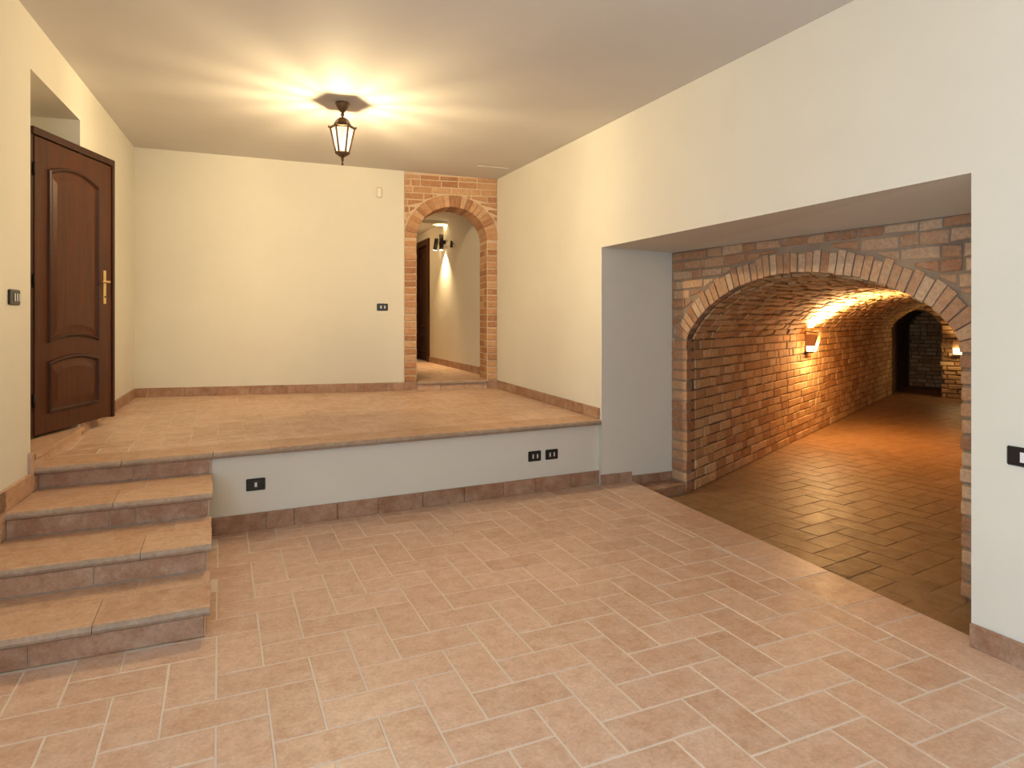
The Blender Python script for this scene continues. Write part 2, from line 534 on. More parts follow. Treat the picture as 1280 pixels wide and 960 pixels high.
def world_to_t(nx, ny, d):   # world half plane to tunnel floor coordinates
    return (nx * tu[0] + ny * tu[1], nx * tv[0] + ny * tv[1], d - nx * T0[0] - ny * T0[1])


tp0 = clipall(herring(0, 0, TW_, -6, 62, -12, 26),
             [world_to_t(-1, .075, -(3.455 - .075 * 2.1) + .02), world_to_t(-AN[0], -AN[1], -(AN @ np.array([XF, YL])) + .01),
              world_to_t(AX[0], AX[1], AX @ np.array([XF, YL]) + SEND + 2.4), world_to_t(0, 1, 10.9), world_to_t(0, -1, -1.9)])
tp = []
for p in tp0:
    c = np.mean([fmt(u, v, 0) for u, v in p], 0)
    if c[0] > XF - .05:
        p = clip(p, *world_to_t(AN[0], AN[1], AN @ np.array([XF, YR]) + .03))
    if len(p) >= 3: tp.append(p)
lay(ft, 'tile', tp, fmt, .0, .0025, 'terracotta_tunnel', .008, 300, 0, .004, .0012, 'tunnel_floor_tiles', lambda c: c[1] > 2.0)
# side strip of floor right of the niche jamb line (mouth side of the tunnel)
# tiled ledge along the niche side
led = prism('floor_ledge', [(3.60, 5.06, -.03), (XF + .02, 5.165, -.03), (XF + .02, 5.40, -.03), (3.60, 5.40, -.03)], [(3.60, 5.06, -.3), (XF + .02, 5.165, -.3), (XF + .02, 5.40, -.3), (3.60, 5.40, -.3)], 'terracotta_dark', rnd=.4)
tag(led, 'small tiled ledge at the foot of the niche side', None, None, 'structure')

# platform floor
pf = mk('floor_platform', [(-1.2, 5.262, pz(5.262) - .002), (-.06, 5.32, pz(5.32) - .002), (XR, 5.47, pz(5.47) - .002), (XR, 8.2, pz(8.2) - .002), (-1.2, 9.0, pz(9.0) - .002),
                           (-1.2, 5.262, .40), (-.06, 5.32, .40), (XR, 5.47, .40), (XR, 8.2, .40), (-1.2, 9.0, .40)],
        [[0, 1, 2, 3, 4], [9, 8, 7, 6, 5]] + [[i, 5 + i, 5 + (i + 1) % 5, (i + 1) % 5] for i in range(5)], 'grout')
fixn(pf); tag(pf, 'terracotta tile floor of the raised platform', None, None, 'structure')
fmp = lambda u, v, n: np.array([u, v, pz(v) + n])
yn = lambda x: 5.21 + (x + .045) * .0412     # front of the platform nosing
polys = clipall(herring(.381, 5.70, TW_, -10, 16, -4, 18),
                [(1, 0, XR), (.0412, -1, .0412 * -.045 - 5.21 - .30), (-1, -.0656, .90 + .0656 * 8.60),
                 (-NB[0], -NB[1], -(NB @ PB))])
lay(pf, 'tile', polys, fmp, .0, .0022, 'terracotta', .0075, 300, 0, .004, .0006, 'platform_tiles')


# nosing profile extruded along x; tile body with rounded front and grey-brown worn front edge
def nosing(name, p0, p1, depth, z0, z1, parent, th=.046, rnd=.5, slope=0.0):
    """p0,p1: plan points of the front edge (left to right); z0,z1 top level at each; depth towards the back"""
    p0, p1 = np.array(p0, float), np.array(p1, float)
    d = (p1 - p0) / np.linalg.norm(p1 - p0); back = np.array([-d[1], d[0]])
    if back[1] < 0: back = -back
    prof = [(depth, depth * slope), (.030, .030 * slope), (.016, -.003), (.005, -.011), (.0, -.023), (.005, -.036), (.016, -th), (depth, -th)]
    A = [np.array([*(p0 + back * a + d * .0015), z0 + b]) for a, b in prof]; B = [np.array([*(p1 + back * a - d * .0015), z1 + b]) for a, b in prof]
    n = len(prof)
    f = [list(range(n)), list(range(2 * n - 1, n - 1, -1))] + [[i, (i + 1) % n, n + (i + 1) % n, n + i] for i in range(n)]
    fm_ = [0, 0] + [0, 0, 1, 1, 1, 1, 0, 0]
    return fixn(mk(name, A + B, f, 'nosing_tile', parent, rnd=rnd, mats=['stone_edge'], fmat=fm_))


xs = [-1.135, -.62, -.045] + [-.045 + k * .40 for k in range(1, 9)] + [XR - .012]
for a, b in zip(xs, xs[1:]):
    nosing('nosing_tile', (a, yn(a)), (b, yn(b)), .30, pz(yn(a)), pz(yn(b)), pf, rnd=random.random(), slope=.0205)

# ---------------------------------------------------------------- stairs
st = thing('staircase', (-.6, 4.3, 0), 'short flight of terracotta steps with rounded stone nosings up to the platform', 'stairs')
NOSE = [3.59, 4.09, 4.635, 5.20]
for i in range(4):
    z = RISE * (i + 1); y = NOSE[i]; yb = NOSE[i + 1] if i < 3 else 5.30
    xr_ = -.072
    sp = prism('step', [(xl(y) + .001, y + .04, 0), (xr_ - .004, y + .04, 0), (xr_ - .004, yb + .03, 0), (xl(yb) + .001, yb + .03, 0)],
               [(xl(y) + .001, y + .04, z - .007), (xr_ - .004, y + .04, z - .007), (xr_ - .004, yb + .03, z - .007), (xl(yb) + .001, yb + .03, z - .007)], 'grout', st)
    # riser tiles
    cuts = {0: [xl(y) + .005, -.43, xr_], 1: [xl(y) + .005, -.62, xr_], 2: [xl(y) + .02, -.62, -.48, xr_], 3: [xl(y) + .02, -.55, xr_]}[i]
    if i == 0: cuts = [xl(y) + .005, -.80, xr_]
    zb = RISE * i
    for a, b in zip(cuts, cuts[1:]):
        obox('riser_tile', (a + .002, y + .03, zb + .002), (b - a - .004, 0, 0), (0, .022, 0), (0, 0, RISE - .046 - .004), 'terracotta_dark', sp, .003, rnd=random.random())
    # slim grout ledge on the stringer side
    obox('riser_side', (xr_ - .001, y + .032, zb + .004), (.006, 0, 0), (0, yb - y - .01, 0), (0, 0, RISE - .046 - .008), 'nosing_tile', sp, .001, rnd=.7)
    if i < 3:
        xj = {0: -.55, 1: -.40, 2: -.60}[i]
        for a, b in ((xl(y) + .005, xj), (xj, -.045)):
            nosing('nosing_tile', (a, y), (b, y), .33, z, z, sp, rnd=random.random())
        for a, b in ((xl(y) + .01, xj + .14), (xj + .14, -.048)):
            obox('tread_tile', (a + .003, y + .337, z - .046), (b - a - .006, 0, 0), (0, yb + .03 - (y + .337), 0), (0, 0, .0455), 'nosing_tile', sp, .003, rnd=random.random())


# ---------------------------------------------------------------- skirtings (rows of tile pieces)
def skirting(name, label, p, q_, z0, z1, h, lens, inward, th=.018, mat='terracotta_dark', rise=None):
    """tile pieces along plan line p->q_, on the side 'inward'"""
    e = thing(name, (p[0], p[1], z0), label, None, None, 'structure')
    p, q_ = np.array(p, float), np.array(q_, float); L = np.linalg.norm(q_ - p); d = (q_ - p) / L; nn = np.array(inward, float)
    a = 0; k = 0
    while a < L - .01:
        b = min(a + lens * random.choice((.62, 1, 1, 1.15)), L)
        if L - b < .08: b = L
        za, zb = z0 + (z1 - z0) * a / L, z0 + (z1 - z0) * b / L
        A, B = p + d * (a + .002), p + d * (b - .002)
        A2, B2 = A + nn * th, B + nn * th
        o = prism('tile', [(*A, za), (*B, zb), (*B2, zb), (*A2, za)], [(*A, za + h), (*B, zb + h), (*B2, zb + h), (*A2, za + h)], mat, e, rnd=random.random())
        bevelled(o, .003); a = b
    return e


nbi = NB
skirting('baseboard_back', 'terracotta skirting along the cream back wall', PB + UB * U1, PB + UB * (LB - .005), pz(8.1), pz(8.6), .105, .36, nbi)
skirting('baseboard_right', 'terracotta skirting on the platform along the right wall', (XR, 5.40), (XR, 7.93), pz(5.4) + .002, pz(7.93), .105, .30, (-1, 0))
skirting('baseboard_left', 'short terracotta skirting between the door recess and the back corner', (xl(RY1), RY1 + .01), (xl(8.58), 8.58), pz(6.33), pz(8.58), .105, .36, (1, 0))
skirting('baseboard_platform', 'terracotta skirting along the foot of the platform wall', (-.06, ypf(-.06)), (XR, ypf(XR)), 0, 0, .128, .33, (.04, -1))
skirting('baseboard_corner', 'terracotta skirting on the niche side at the lower floor', (XR - .018, NY1), (3.69, NY1), .0, .0, .095, .21, (0, -1))
skirting('baseboard_niche', 'terracotta skirting on the niche side above the ledge', (3.69, NY1), (XF, NY1), -.03, -.03, .085, .34, (0, -1))
skirting('baseboard_near', 'terracotta skirting below the switch on the near right wall', (XR, -2.5), (XR, NY0 + .0), .0, .0, .115, .45, (-1, 0), .02)
# stepped skirting on the left wall beside the stairs
bs = thing('baseboard_stairs', (xl(3.6), 3.6, 0), 'stepped terracotta skirting on the wall beside the stairs', None, None, 'structure')


def wall_tile(y0, y1, z0, z1, th=.022):
    o = prism('tile', [(xl(y0) - .002, y0, z0), (xl(y0) + th, y0, z0), (xl(y1) + th, y1, z0), (xl(y1) - .002, y1, z0)],
              [(xl(y0) - .002, y0, z1), (xl(y0) + th, y0, z1), (xl(y1) + th, y1, z1), (xl(y1) - .002, y1, z1)], 'nosing_tile', bs, rnd=random.random())
    bevelled(o, .003)


for i in range(4):
    z = RISE * i; y1 = NOSE[i]; y0 = NOSE[i - 1] if i else 1.6
    wall_tile(y0 - .10 + (0.0 if i else 0), y1 - .103, z + .002, z + .128)          # along the tread in front of this riser
    wall_tile(y1 - .10, y1 + .028, z + .002, z + .098)                                # foot piece in front of the riser
    wall_tile(y1 - .10, y1 + .028 if i < 3 else RY0 - .002, z + .10, z + RISE + .128 if i < 3 else z + RISE + .10)

# ---------------------------------------------------------------- door recess: threshold
th = thing('floor_threshold', (xl(5.7), 5.7, .62), 'raised tiled threshold in the door recess', None, None, 'structure')
TZ = .712
prism('sill_slab', [(xl(RY0), RY0, .5), (xl(RY1), RY1, .5), (-1.49, 6.36, .5), (-1.49, 5.93, .5)], [(xl(RY0), RY0, TZ - .03), (xl(RY1), RY1, TZ - .03), (-1.49, 6.36, TZ - .03), (-1.49, 5.93, TZ - .03)], 'concrete', th)
prism('sill_tile', [(xl(RY0) + .03, RY0 + .0, TZ - .03), (xl(RY1) + .03, RY1, TZ - .03), (-1.48, 6.36, TZ - .03), (-1.48, 5.93, TZ - .03)], [(xl(RY0) + .03, RY0, TZ), (xl(RY1) + .03, RY1, TZ), (-1.48, 6.36, TZ), (-1.48, 5.93, TZ)], 'nosing_tile', th, rnd=.3)
prism('sill_riser', [(xl(RY0) + .0, RY0 + .0, .60), (xl(RY0) + .014, RY0, .60), (xl(RY1) + .014, RY1, .60), (xl(RY1), RY1, .60)], [(xl(RY0), RY0, TZ - .031), (xl(RY0) + .014, RY0, TZ - .031), (xl(RY1) + .014, RY1, TZ - .031), (xl(RY1), RY1, TZ - .031)], 'nosing_tile', th, rnd=.8)

prism('sill_skirting', [(xl(RY1) - .01, RY1 - .02, TZ), (-1.48, 6.345, TZ), (-1.48, 6.375, TZ), (xl(RY1) - .01, RY1 + .01, TZ)], [(xl(RY1) - .01, RY1 - .02, TZ + .08), (-1.48, 6.345, TZ + .08), (-1.48, 6.375, TZ + .08), (xl(RY1) - .01, RY1 + .01, TZ + .08)], 'nosing_tile', th, rnd=.5)
# ---------------------------------------------------------------- wooden door (standing ajar in front of the recess)
HG = np.array([-1.251, 5.764]); FE = np.array([-.867, 6.765])
dl = FE - HG; DL = float(np.linalg.norm(dl)); du = dl / DL
dn = np.array([du[1], -du[0]])             # face towards the room
DZ0, DZ1 = .726, 3.005; DH = DZ1 - DZ0
door = thing('door_1', (HG[0], HG[1], DZ0), 'dark walnut panelled door with brass handle standing ajar beside the stairs', None, None, 'structure')


def dp(s, z, n=0.0): p = HG + du * s + dn * n; return np.array([p[0], p[1], DZ0 + z])


def dbox(name, s0, s1, z0, z1, n0, n1, mat, parent=door, bev=.003):
    a = [dp(s0, z0, n0), dp(s1, z0, n0), dp(s1, z0, n1), dp(s0, z0, n1)]; b = [dp(s0, z1, n0), dp(s1, z1, n0), dp(s1, z1, n1), dp(s0, z1, n1)]
    o = prism(name, a, b, mat, parent)
    return bevelled(o, bev) if bev else o


dbox('edge_trim', 0, DL, DH - .055, DH, -.05, .012, 'walnut_dark')
dbox('edge_trim', DL - .036, DL, 0, DH - .056, -.05, .012, 'walnut_dark')
dbox('frame_post', -.03, .022, 0, DH - .056, -.06, -.005, 'walnut_dark')
leaf = dbox('leaf', .028, DL - .037, .012, DH - .062, -.045, 0, 'walnut')
# hinges
for z in (.22, 1.10, 1.92):
    tube('hinge', [dp(.018, z, .004), dp(.018, z + .10, .004)], .009, 'iron', door, 8)


def arch_panel(s0, s1, z0, z1, rise_top, rise_bot):
    """outline ring of a panel whose top (and bottom) is a shallow arch"""
    K = 14; P = []
    for k in range(K + 1):
        t = k / K; P.append((s0 + (s1 - s0) * t, z0 + rise_bot * (1 - (2 * t - 1) ** 2)))
    for k in range(K + 1):
        t = 1 - k / K; P.append((s0 + (s1 - s0) * t, z1 + rise_top * (1 - (2 * t - 1) ** 2)))
    return P


def panel(s0, s1, z0, z1, rt, rb):
    # sunken groove ring + raised moulding + raised field
    def ring(d, n):
        return [dp(a, b, n) for a, b in arch_panel(s0 + d, s1 - d, z0 + d, z1 - d, rt, rb)]
    # moulding: swept profile
    prof = [(0, .0), (.006, .016), (.018, .020), (.028, .010), (.034, .002)]
    V, Fc = [], []; rings = [ring(d, n) for d, n in prof]; m = len(rings[0])
    for r_ in rings: V += r_
    for i in range(len(rings) - 1):
        for k in range(m): Fc.append([i * m + k, i * m + (k + 1) % m, (i + 1) * m + (k + 1) % m, (i + 1) * m + k])
    mo = fixn(mk('moulding', V, Fc, 'walnut_dark', leaf))
    prof = [(.034, .002), (.060, .005), (.095, .014)]
    V, Fc = [], []; rings = [ring(d, n) for d, n in prof]
    for r_ in rings: V += r_
    for i in range(len(rings) - 1):
        for k in range(m): Fc.append([i * m + k, i * m + (k + 1) % m, (i + 1) * m + (k + 1) % m, (i + 1) * m + k])
    Fc.append([(len(rings) - 1) * m + k for k in range(m)])
    fixn(mk('raised_panel', V, Fc, 'walnut', leaf))


panel(.17, .835, .685, 2.00, .065, .045)
panel(.17, .835, .155, .545, .045, .0)
# lever handle
pl_s = .905
hp = dbox('handle_plate', pl_s, pl_s + .038, 1.00, 1.29, 0, .007, 'brass', leaf, .002)
tube('lever', [dp(pl_s + .019, 1.19, .005), dp(pl_s + .019, 1.19, .045), dp(pl_s - .005, 1.19, .052), dp(pl_s - .10, 1.187, .052)], [.011, .010, .010, .007], 'brass', leaf, 10)
tube('keyhole_rose', [dp(pl_s + .019, 1.06, .006), dp(pl_s + .019, 1.06, .010)], .009, 'iron', leaf, 10)

def under_ring(a, b, z0, z1, r, j=.012):
    """brick a..b, z0..z1 cut along the top of a ring r(u); None when the ring covers it"""
    st_ = .01; hi = z1 - .03
    while b - a > .035 and r(a) > hi: a += st_
    while b - a > .035 and r(b) > hi: b -= st_
    if b - a <= .035: return None
    za, zb, zm_ = max(z0, r(a)), max(z0, r(b)), max(z0, r((a + b) / 2))
    if zm_ > hi: return None
    if zm_ > (za + zb) / 2 + .004:           # keep the outline convex above a bulging ring
        d_ = zm_ - (za + zb) / 2; za = min(za + d_, hi); zb = min(zb + d_, hi)
    return [(a, za), (b, zb), (b, z1), (a, z1)]


# ---------------------------------------------------------------- brick arch panel in the back wall
UA0, UA1, USP, UCR = .139, 1.068, 2.63, 3.052
uc, uh = (UA0 + UA1) / 2, (UA1 - UA0) / 2
HSTEP = .790


def hz(u, grow=0.0):
    t = (u - uc) / (uh + grow)
    return USP + (UCR - USP + grow) * math.sqrt(max(0, 1 - t * t)) if abs(t) < 1 else -9


REC = .012
arc = [(uc - uh * math.cos(math.pi * k / 32), USP + (UCR - USP) * math.sin(math.pi * k / 32)) for k in range(33)]
pts = [(0.0, .45)] + [(UA0, .45)] + arc + [(UA1, .45), (U1, .45), (U1, 3.60), (0.0, 3.60)]
wa = poly_wall('wall_hall_arch', [bw(u, z, -REC) for u, z in pts], np.array([*(-NB * .43), 0]), 'mortar_hall', 'exposed brick panel with the round-headed archway to the hall')
fmb = lambda u, v, n: bw(u, v, n - REC)
CH = .0865; ZB0 = pz(8.05) + .105
rows = []; z = ZB0
while z < 3.44: rows.append(z); z += CH
polys = []; RT = .148
# the bricks beside and over the arch ring
for r_i, z0 in enumerate(rows):
    z1 = min(z0 + CH, 3.438 + .0295 * .2)
    zm = (z0 + z1) / 2
    if z1 < USP + .02: continue
    a = -.12 if r_i % 2 else 0.0
    while a < U1:
        L = random.choice((.25, .25, .27, .125, .22)); b = a + L
        a0, b0 = max(a, 0), min(b, U1)
        a = b
        if b0 - a0 < .04: continue
        sub = under_ring(a0, b0, z0, z1, lambda u: hz(u, RT + .006))
        if sub: polys.append(sub)
# piers below the springing
for z0 in rows:
    z1 = min(z0 + CH, USP)
    if z1 - z0 < .04: continue
    polys.append([(0, z0), (UA0 - .0, z0), (UA0, z1), (0, z1)])
    polys.append([(UA1, z0), (U1, z0), (U1, z1), (UA1, z1)])
lay(wa, 'brick', polys, fmb, REC + .002, .004, 'brick_hall', .018, 300, .0015, .01, .003)
# jamb reveals
for uu, sg in ((UA0, 1), (UA1, -1)):
    polys = []
    for r_i, z0 in enumerate(rows):
        z1 = min(z0 + CH, USP)
        if z1 - z0 < .04: continue
        cuts = [0, .16, .42] if r_i % 2 else [0, .27, .42]
        for a, b in zip(cuts, cuts[1:]): polys.append([(a, z0), (b, z0), (b, z1), (a, z1)])
    lay(wa, 'reveal_brick', polys, lambda u, v, n, uu=uu, sg=sg: bw(uu + sg * (n - .004), v, -REC - u), .008, .004, 'brick_hall', .010, 300, .0015, .004, .002)
NV = 23
for k in range(NV):
    a0, a1 = math.pi * (k + .06) / NV, math.pi * (k + .94) / NV
    def rp(a, g): return (uc + (uh + g) * math.cos(a), USP + (UCR - USP + g) * math.sin(a))
    jz = random.uniform(-.004, .004)
    quad = [rp(a0, -.006), rp(a1, -.006), rp(a1, RT + jz), rp(a0, RT + jz)]
    pr = random.uniform(.002, .007)
    o = prism('voussoir', [bw(u, z, pr) for u, z in quad], [bw(u, z, -.425) for u, z in quad], 'brick_hall', wa, rnd=random.random())
    bevelled(o, .004)
# skirting across the foot of the piers, step tile
for a, b in ((.0, UA0), (UA1, U1)):
    prism('foot_tile', [bw(a + .002, pz(8.05), .004), bw(b - .002, pz(8.05), .004), bw(b - .002, pz(8.05), -.02), bw(a + .002, pz(8.05), -.02)],
          [bw(a + .002, ZB0 - .003, .004), bw(b - .002, ZB0 - .003, .004), bw(b - .002, ZB0 - .003, -.02), bw(a + .002, ZB0 - .003, -.02)], 'terracotta_dark', wa, rnd=.6)

# hall floor, step and shell
fh = prism('floor_hall', [bw(UA0 - .1, HSTEP - .012, -.04), bw(UA1 + .3, HSTEP - .012, -.04), (2.0, 14, HSTEP - .012), (4.4, 14, HSTEP - .012)], [bw(UA0 - .1, .5, -.04), bw(UA1 + .3, .5, -.04), (2.0, 14, .5), (4.4, 14, .5)], 'grout')
tag(fh, 'terracotta floor of the hall one step above the platform', None, None, 'structure')
hp_ = clipall(herring(2.0, 8.1, TW_, 0, 9, -1, 26), [(1, 0, 3.52), (NB[0], NB[1], NB @ PB - .32), (-1, 0, -2.1)])
lay(fh, 'tile', hp_, flat((0, 0, HSTEP - .012), (1, 0, 0), (0, 1, 0), (0, 0, 1)), .012, .003, 'terracotta', .008, 120, 0, .004, .0006, 'hall_tiles', lambda c: c[1] < 12)
nosing('nosing_tile', bw(UA1 - .004, 0, .012)[:2], bw(UA0 + .004, 0, .012)[:2], .33, HSTEP, HSTEP, fh, .03, .2)
for a, b in ((UA0 + .03, .44), (.44, .76), (.76, UA1 - .01)):
    prism('riser_tile', [bw(a + .003, pz(8) - .02, -.02), bw(b - .003, pz(8) - .02, -.02), bw(b - .003, pz(8) - .02, -.045), bw(a + .003, pz(8) - .02, -.045)],
          [bw(a + .003, HSTEP - .032, -.02), bw(b - .003, HSTEP - .032, -.02), bw(b - .003, HSTEP - .032, -.045), bw(a + .003, HSTEP - .032, -.045)], 'nosing_tile', fh, rnd=random.random())
HR0, HR1 = np.array([3.425, 8.38]), np.array([3.553, 11.78])
hd = (HR1 - HR0) / np.linalg.norm(HR1 - HR0)
hl = lambda y: 3.425 + (y - 8.38) * (3.553 - 3.425) / (11.78 - 8.38)
poly_wall('wall_hall_right', [(hl(8.38), 8.38, .5), (hl(11.70), 11.70, .5), (hl(11.70), 11.70, 3.07), (hl(12.75), 12.75, 3.07), (hl(12.75), 12.75, .5), (hl(14), 14, .5), (hl(14), 14, 3.4), (hl(8.38), 8.38, 3.4)],
          (.35, 0, 0), 'wall_paint', 'cream hall wall seen through the archway')
poly_wall('wall_hall_left', [(2.15, 8.5, .5), (2.15, 14, .5), (2.15, 14, 3.4), (2.15, 8.5, 3.4)], (-.2, 0, 0), 'wall_paint')
poly_wall('wall_hall_end', [(2.0, 14, .5), (4.2, 14, .5), (4.2, 14, 3.4), (2.0, 14, 3.4)], (0, .2, 0), 'wall_paint')
poly_wall('ceiling_hall', [(2.0, 8.3, 3.245), (4.0, 8.3, 3.245), (4.0, 14.1, 3.245), (2.0, 14.1, 3.245)], (0, 0, .2), 'ceiling_paint')
box('beam_hall', 2.1, hl(10.6), 10.50, 10.75, 3.19, 3.26, 'wall_paint')['kind'] = 'structure'
skirting('baseboard_hall', 'terracotta skirting along the hall wall', (hl(8.42), 8.42), (hl(11.68), 11.68), HSTEP, HSTEP, .105, .33, (-1, 0))
# hall door
d2 = thing('door_2', (hl(12.2), 12.2, HSTEP), 'dark wooden hall door glimpsed through the brick archway', None, None, 'structure')
for y0, y1, z0, z1 in ((11.66, 11.79, HSTEP, 3.09), (12.66, 12.79, HSTEP, 3.09), (11.79, 12.66, 2.98, 3.09)):
    prism('door_frame', [(hl(y0) - .03, y0, z0), (hl(y1) - .03, y1, z0), (hl(y1) + .2, y1, z0), (hl(y0) + .2, y0, z0)], [(hl(y0) - .03, y0, z1), (hl(y1) - .03, y1, z1), (hl(y1) + .2, y1, z1), (hl(y0) + .2, y0, z1)], 'walnut', d2)
lf2 = prism('leaf', [(hl(11.795) + .05, 11.795, HSTEP), (hl(12.655) + .05, 12.655, HSTEP), (hl(12.655) + .1, 12.655, HSTEP), (hl(11.795) + .1, 11.795, HSTEP)],
            [(hl(11.795) + .05, 11.795, 2.975), (hl(12.655) + .05, 12.655, 2.975), (hl(12.655) + .1, 12.655, 2.975), (hl(11.795) + .1, 11.795, 2.975)], 'walnut_dark', d2)
for (s0, s1, z0, z1, rt) in ((.12, .74, .62, 1.98, .07), (.12, .74, .14, .5, .03)):
    P0 = arch_panel(11.8 + s0, 11.8 + s1, HSTEP + z0, HSTEP + z1, rt, 0); P1 = arch_panel(11.8 + s0 + .04, 11.8 + s1 - .04, HSTEP + z0 + .04, HSTEP + z1 - .04, rt, 0)
    m = len(P0); V = [(hl(a) + .05, a, b) for a, b in P0] + [(hl(a) + .028, a, b) for a, b in P1] + [(hl(a) + .045, a, b) for a, b in arch_panel(11.8 + s0 + .06, 11.8 + s1 - .06, HSTEP + z0 + .06, HSTEP + z1 - .06, rt, 0)]
    fixn(mk('moulding', V, [[i * m + k, i * m + (k + 1) % m, (i + 1) * m + (k + 1) % m, (i + 1) * m + k] for i in (0, 1) for k in range(m)], 'walnut', lf2))

# ---------------------------------------------------------------- brick face and tunnel
cY, hw = (YL + YR) / 2, (YL - YR) / 2
RISEA = CROWN - SPRING
RS = (hw ** 2 + RISEA ** 2) / (2 * RISEA)


def az(d):      # arch height at d in -1 (right) .. 1 (left)
    d = max(-1, min(1, d))
    seg = math.sqrt(RS ** 2 - (d * hw) ** 2) - (RS - RISEA); ell = RISEA * math.sqrt(1 - d * d)
    wgt = .62 - .28 * d
    return SPRING + seg * (1 - wgt) + ell * wgt


prof = [(cY + hw * math.cos(math.pi * k / 160), az(math.cos(math.pi * k / 160))) for k in range(161)]   # left springing to right springing
PY = np.array([p[0] for p in prof]); PZ = np.array([p[1] for p in prof])
lat = (YL - PY) * AX[0]
arcl = np.concatenate([[0], np.cumsum(np.hypot(np.diff(lat), np.diff(PZ)))]); ATOT = float(arcl[-1])
arcf = np.concatenate([[0], np.cumsum(np.hypot(np.diff(PY), np.diff(PZ)))]); FTOT = float(arcf[-1])


def vault(s, a, n):
    a = min(max(a, 0), ATOT)
    y, z = np.interp(a, arcl, PY), np.interp(a, arcl, PZ)
    e = .01; a0, a1 = max(a - e, 0), min(a + e, ATOT)
    dl_ = np.interp(a1, arcl, lat) - np.interp(a0, arcl, lat); dz = np.interp(a1, arcl, PZ) - np.interp(a0, arcl, PZ); l = math.hypot(dl_, dz)
    nl, nz = dz / l, -dl_ / l
    t = s - (y - YL) * AX[1]
    return np.array([XF + AX[0] * t + AN[0] * nl * n, y + AX[1] * t + AN[1] * nl * n, z + nz * n])


def s_start(a): return (np.interp(min(max(a, 0), ATOT), arcl, PY) - YL) * AX[1]
def face_pt(a, g):     # point on the face curve at face arc length a, grown outwards by g
    y, z = np.interp(a, arcf, PY), np.interp(a, arcf, PZ); e = .02
    dy = np.interp(min(a + e, FTOT), arcf, PY) - np.interp(max(a - e, 0), arcf, PY); dz = np.interp(min(a + e, FTOT), arcf, PZ) - np.interp(max(a - e, 0), arcf, PZ); l = math.hypot(dy, dz)
    return y + g * dz / l * 1.0, z - g * dy / l


# make sure growth goes outwards
if face_pt(FTOT / 2, .1)[1] < CROWN: 
    _fp = face_pt
    face_pt = lambda a, g: _fp(a, -g)
VT = .165
# mortar backing of the face with the arch opening
arcp = [(float(y), float(z)) for y, z in zip(PY[::5], PZ[::5])]
pts = [(NY1 + .02, TUN - .1), (YL, TUN - .1)] + arcp + [(YR, TUN - .1), (1.5, TUN - .1), (1.5, 2.6), (NY1 + .02, 2.6)]
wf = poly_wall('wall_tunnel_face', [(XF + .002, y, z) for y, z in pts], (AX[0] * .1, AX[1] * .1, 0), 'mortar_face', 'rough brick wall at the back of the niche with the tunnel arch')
fmf = lambda u, v, n: np.array([XF + .002 - n, u, v])
FC = .0955
# voussoirs
NVO = 43
for k in range(NVO):
    a0, a1 = FTOT * (k + .05) / NVO, FTOT * (k + .95) / NVO
    g = VT + random.uniform(-.02, .015); pr = random.uniform(.008, .020); dn_ = random.uniform(-.004, .004)
    quad = [face_pt(a0, -.004 + dn_), face_pt(a1, -.004 + dn_), face_pt(a1, g), face_pt(a0, g)]
    A = [np.array([XF - pr, y, z]) for y, z in quad]; d3 = np.array([AX[0] * .125, AX[1] * .125, 0])
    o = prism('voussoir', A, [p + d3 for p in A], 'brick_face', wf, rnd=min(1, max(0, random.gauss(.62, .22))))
    bevelled(o, .008, 2)
# outer limit of the ring at height z / position y
ringo = np.array([face_pt(FTOT * k / 80, VT + .012) for k in range(81)])


_o = np.argsort(ringo[:, 0]); _ry, _rz = ringo[_o, 0], ringo[_o, 1]
def ring_z(y): return float(np.interp(y, _ry, _rz)) if _ry[0] < y < _ry[-1] else -9.0


def ztop(y): return 2.2644 + (NY1 - y) / (NY1 - NY0) * (2.238 - 2.2644)


polys = []; z0 = TUN + FC * 15
r_i = 0
while z0 < 2.27:
    z1 = z0 + FC * random.uniform(.97, 1.03); y = NY1 - (.02 if r_i % 2 else -.08); r_i += 1
    while y > 1.6:
        L = random.choice((.27, .25, .29, .14, .2, .16)); y2 = y - L
        zt = min(z1, ztop(y))
        if zt - z0 > .03:
            ya, yb = min(y, NY1 - .002), y2
            sub = under_ring(yb, ya, z0, zt, ring_z)
            if sub: polys.append(sub)
        y = y2
    z0 = z1
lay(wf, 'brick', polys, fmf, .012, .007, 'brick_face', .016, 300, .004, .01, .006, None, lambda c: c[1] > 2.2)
# corner bricks of the two piers, below the springing
nrow = 15
for k in range(nrow):
    z0 = TUN + (SPRING - TUN) * k / nrow + .008; z1 = TUN + (SPRING - TUN) * (k + 1) / nrow - .008
    e = random.uniform(.004, .014); dpt = .20
    pB = np.array([XF - .012, YL]) + AN * e
    pl_ = [(XF - .012, NY1 - .004), (pB[0], pB[1]), tuple(pB + AX * dpt), (XF + .16, NY1 - .004)]
    o = prism('corner_brick', [(x, y, z0) for x, y in pl_], [(x, y, z1) for x, y in pl_], 'brick_face', wf, rnd=random.random()); bevelled(o, .012, 2)
    e = random.uniform(.0, .012)
    pB = np.array([XF - random.uniform(.006, .016), YR + e]); L = random.choice((.27, .16))
    pl_ = [(pB[0], pB[1]), (pB[0], pB[1] - L), (pB[0] + .14, pB[1] - L), tuple(pB + AX * .16)]
    o = prism('corner_brick', [(x, y, z0) for x, y in pl_], [(x, y, z1) for x, y in pl_], 'brick_face', wf, rnd=random.random()); bevelled(o, .016, 3)

# left tunnel wall
base = np.array([XF, YL])


def twall(s, z, n): p = base + AX * s + AN * n; return np.array([p[0], p[1], z])


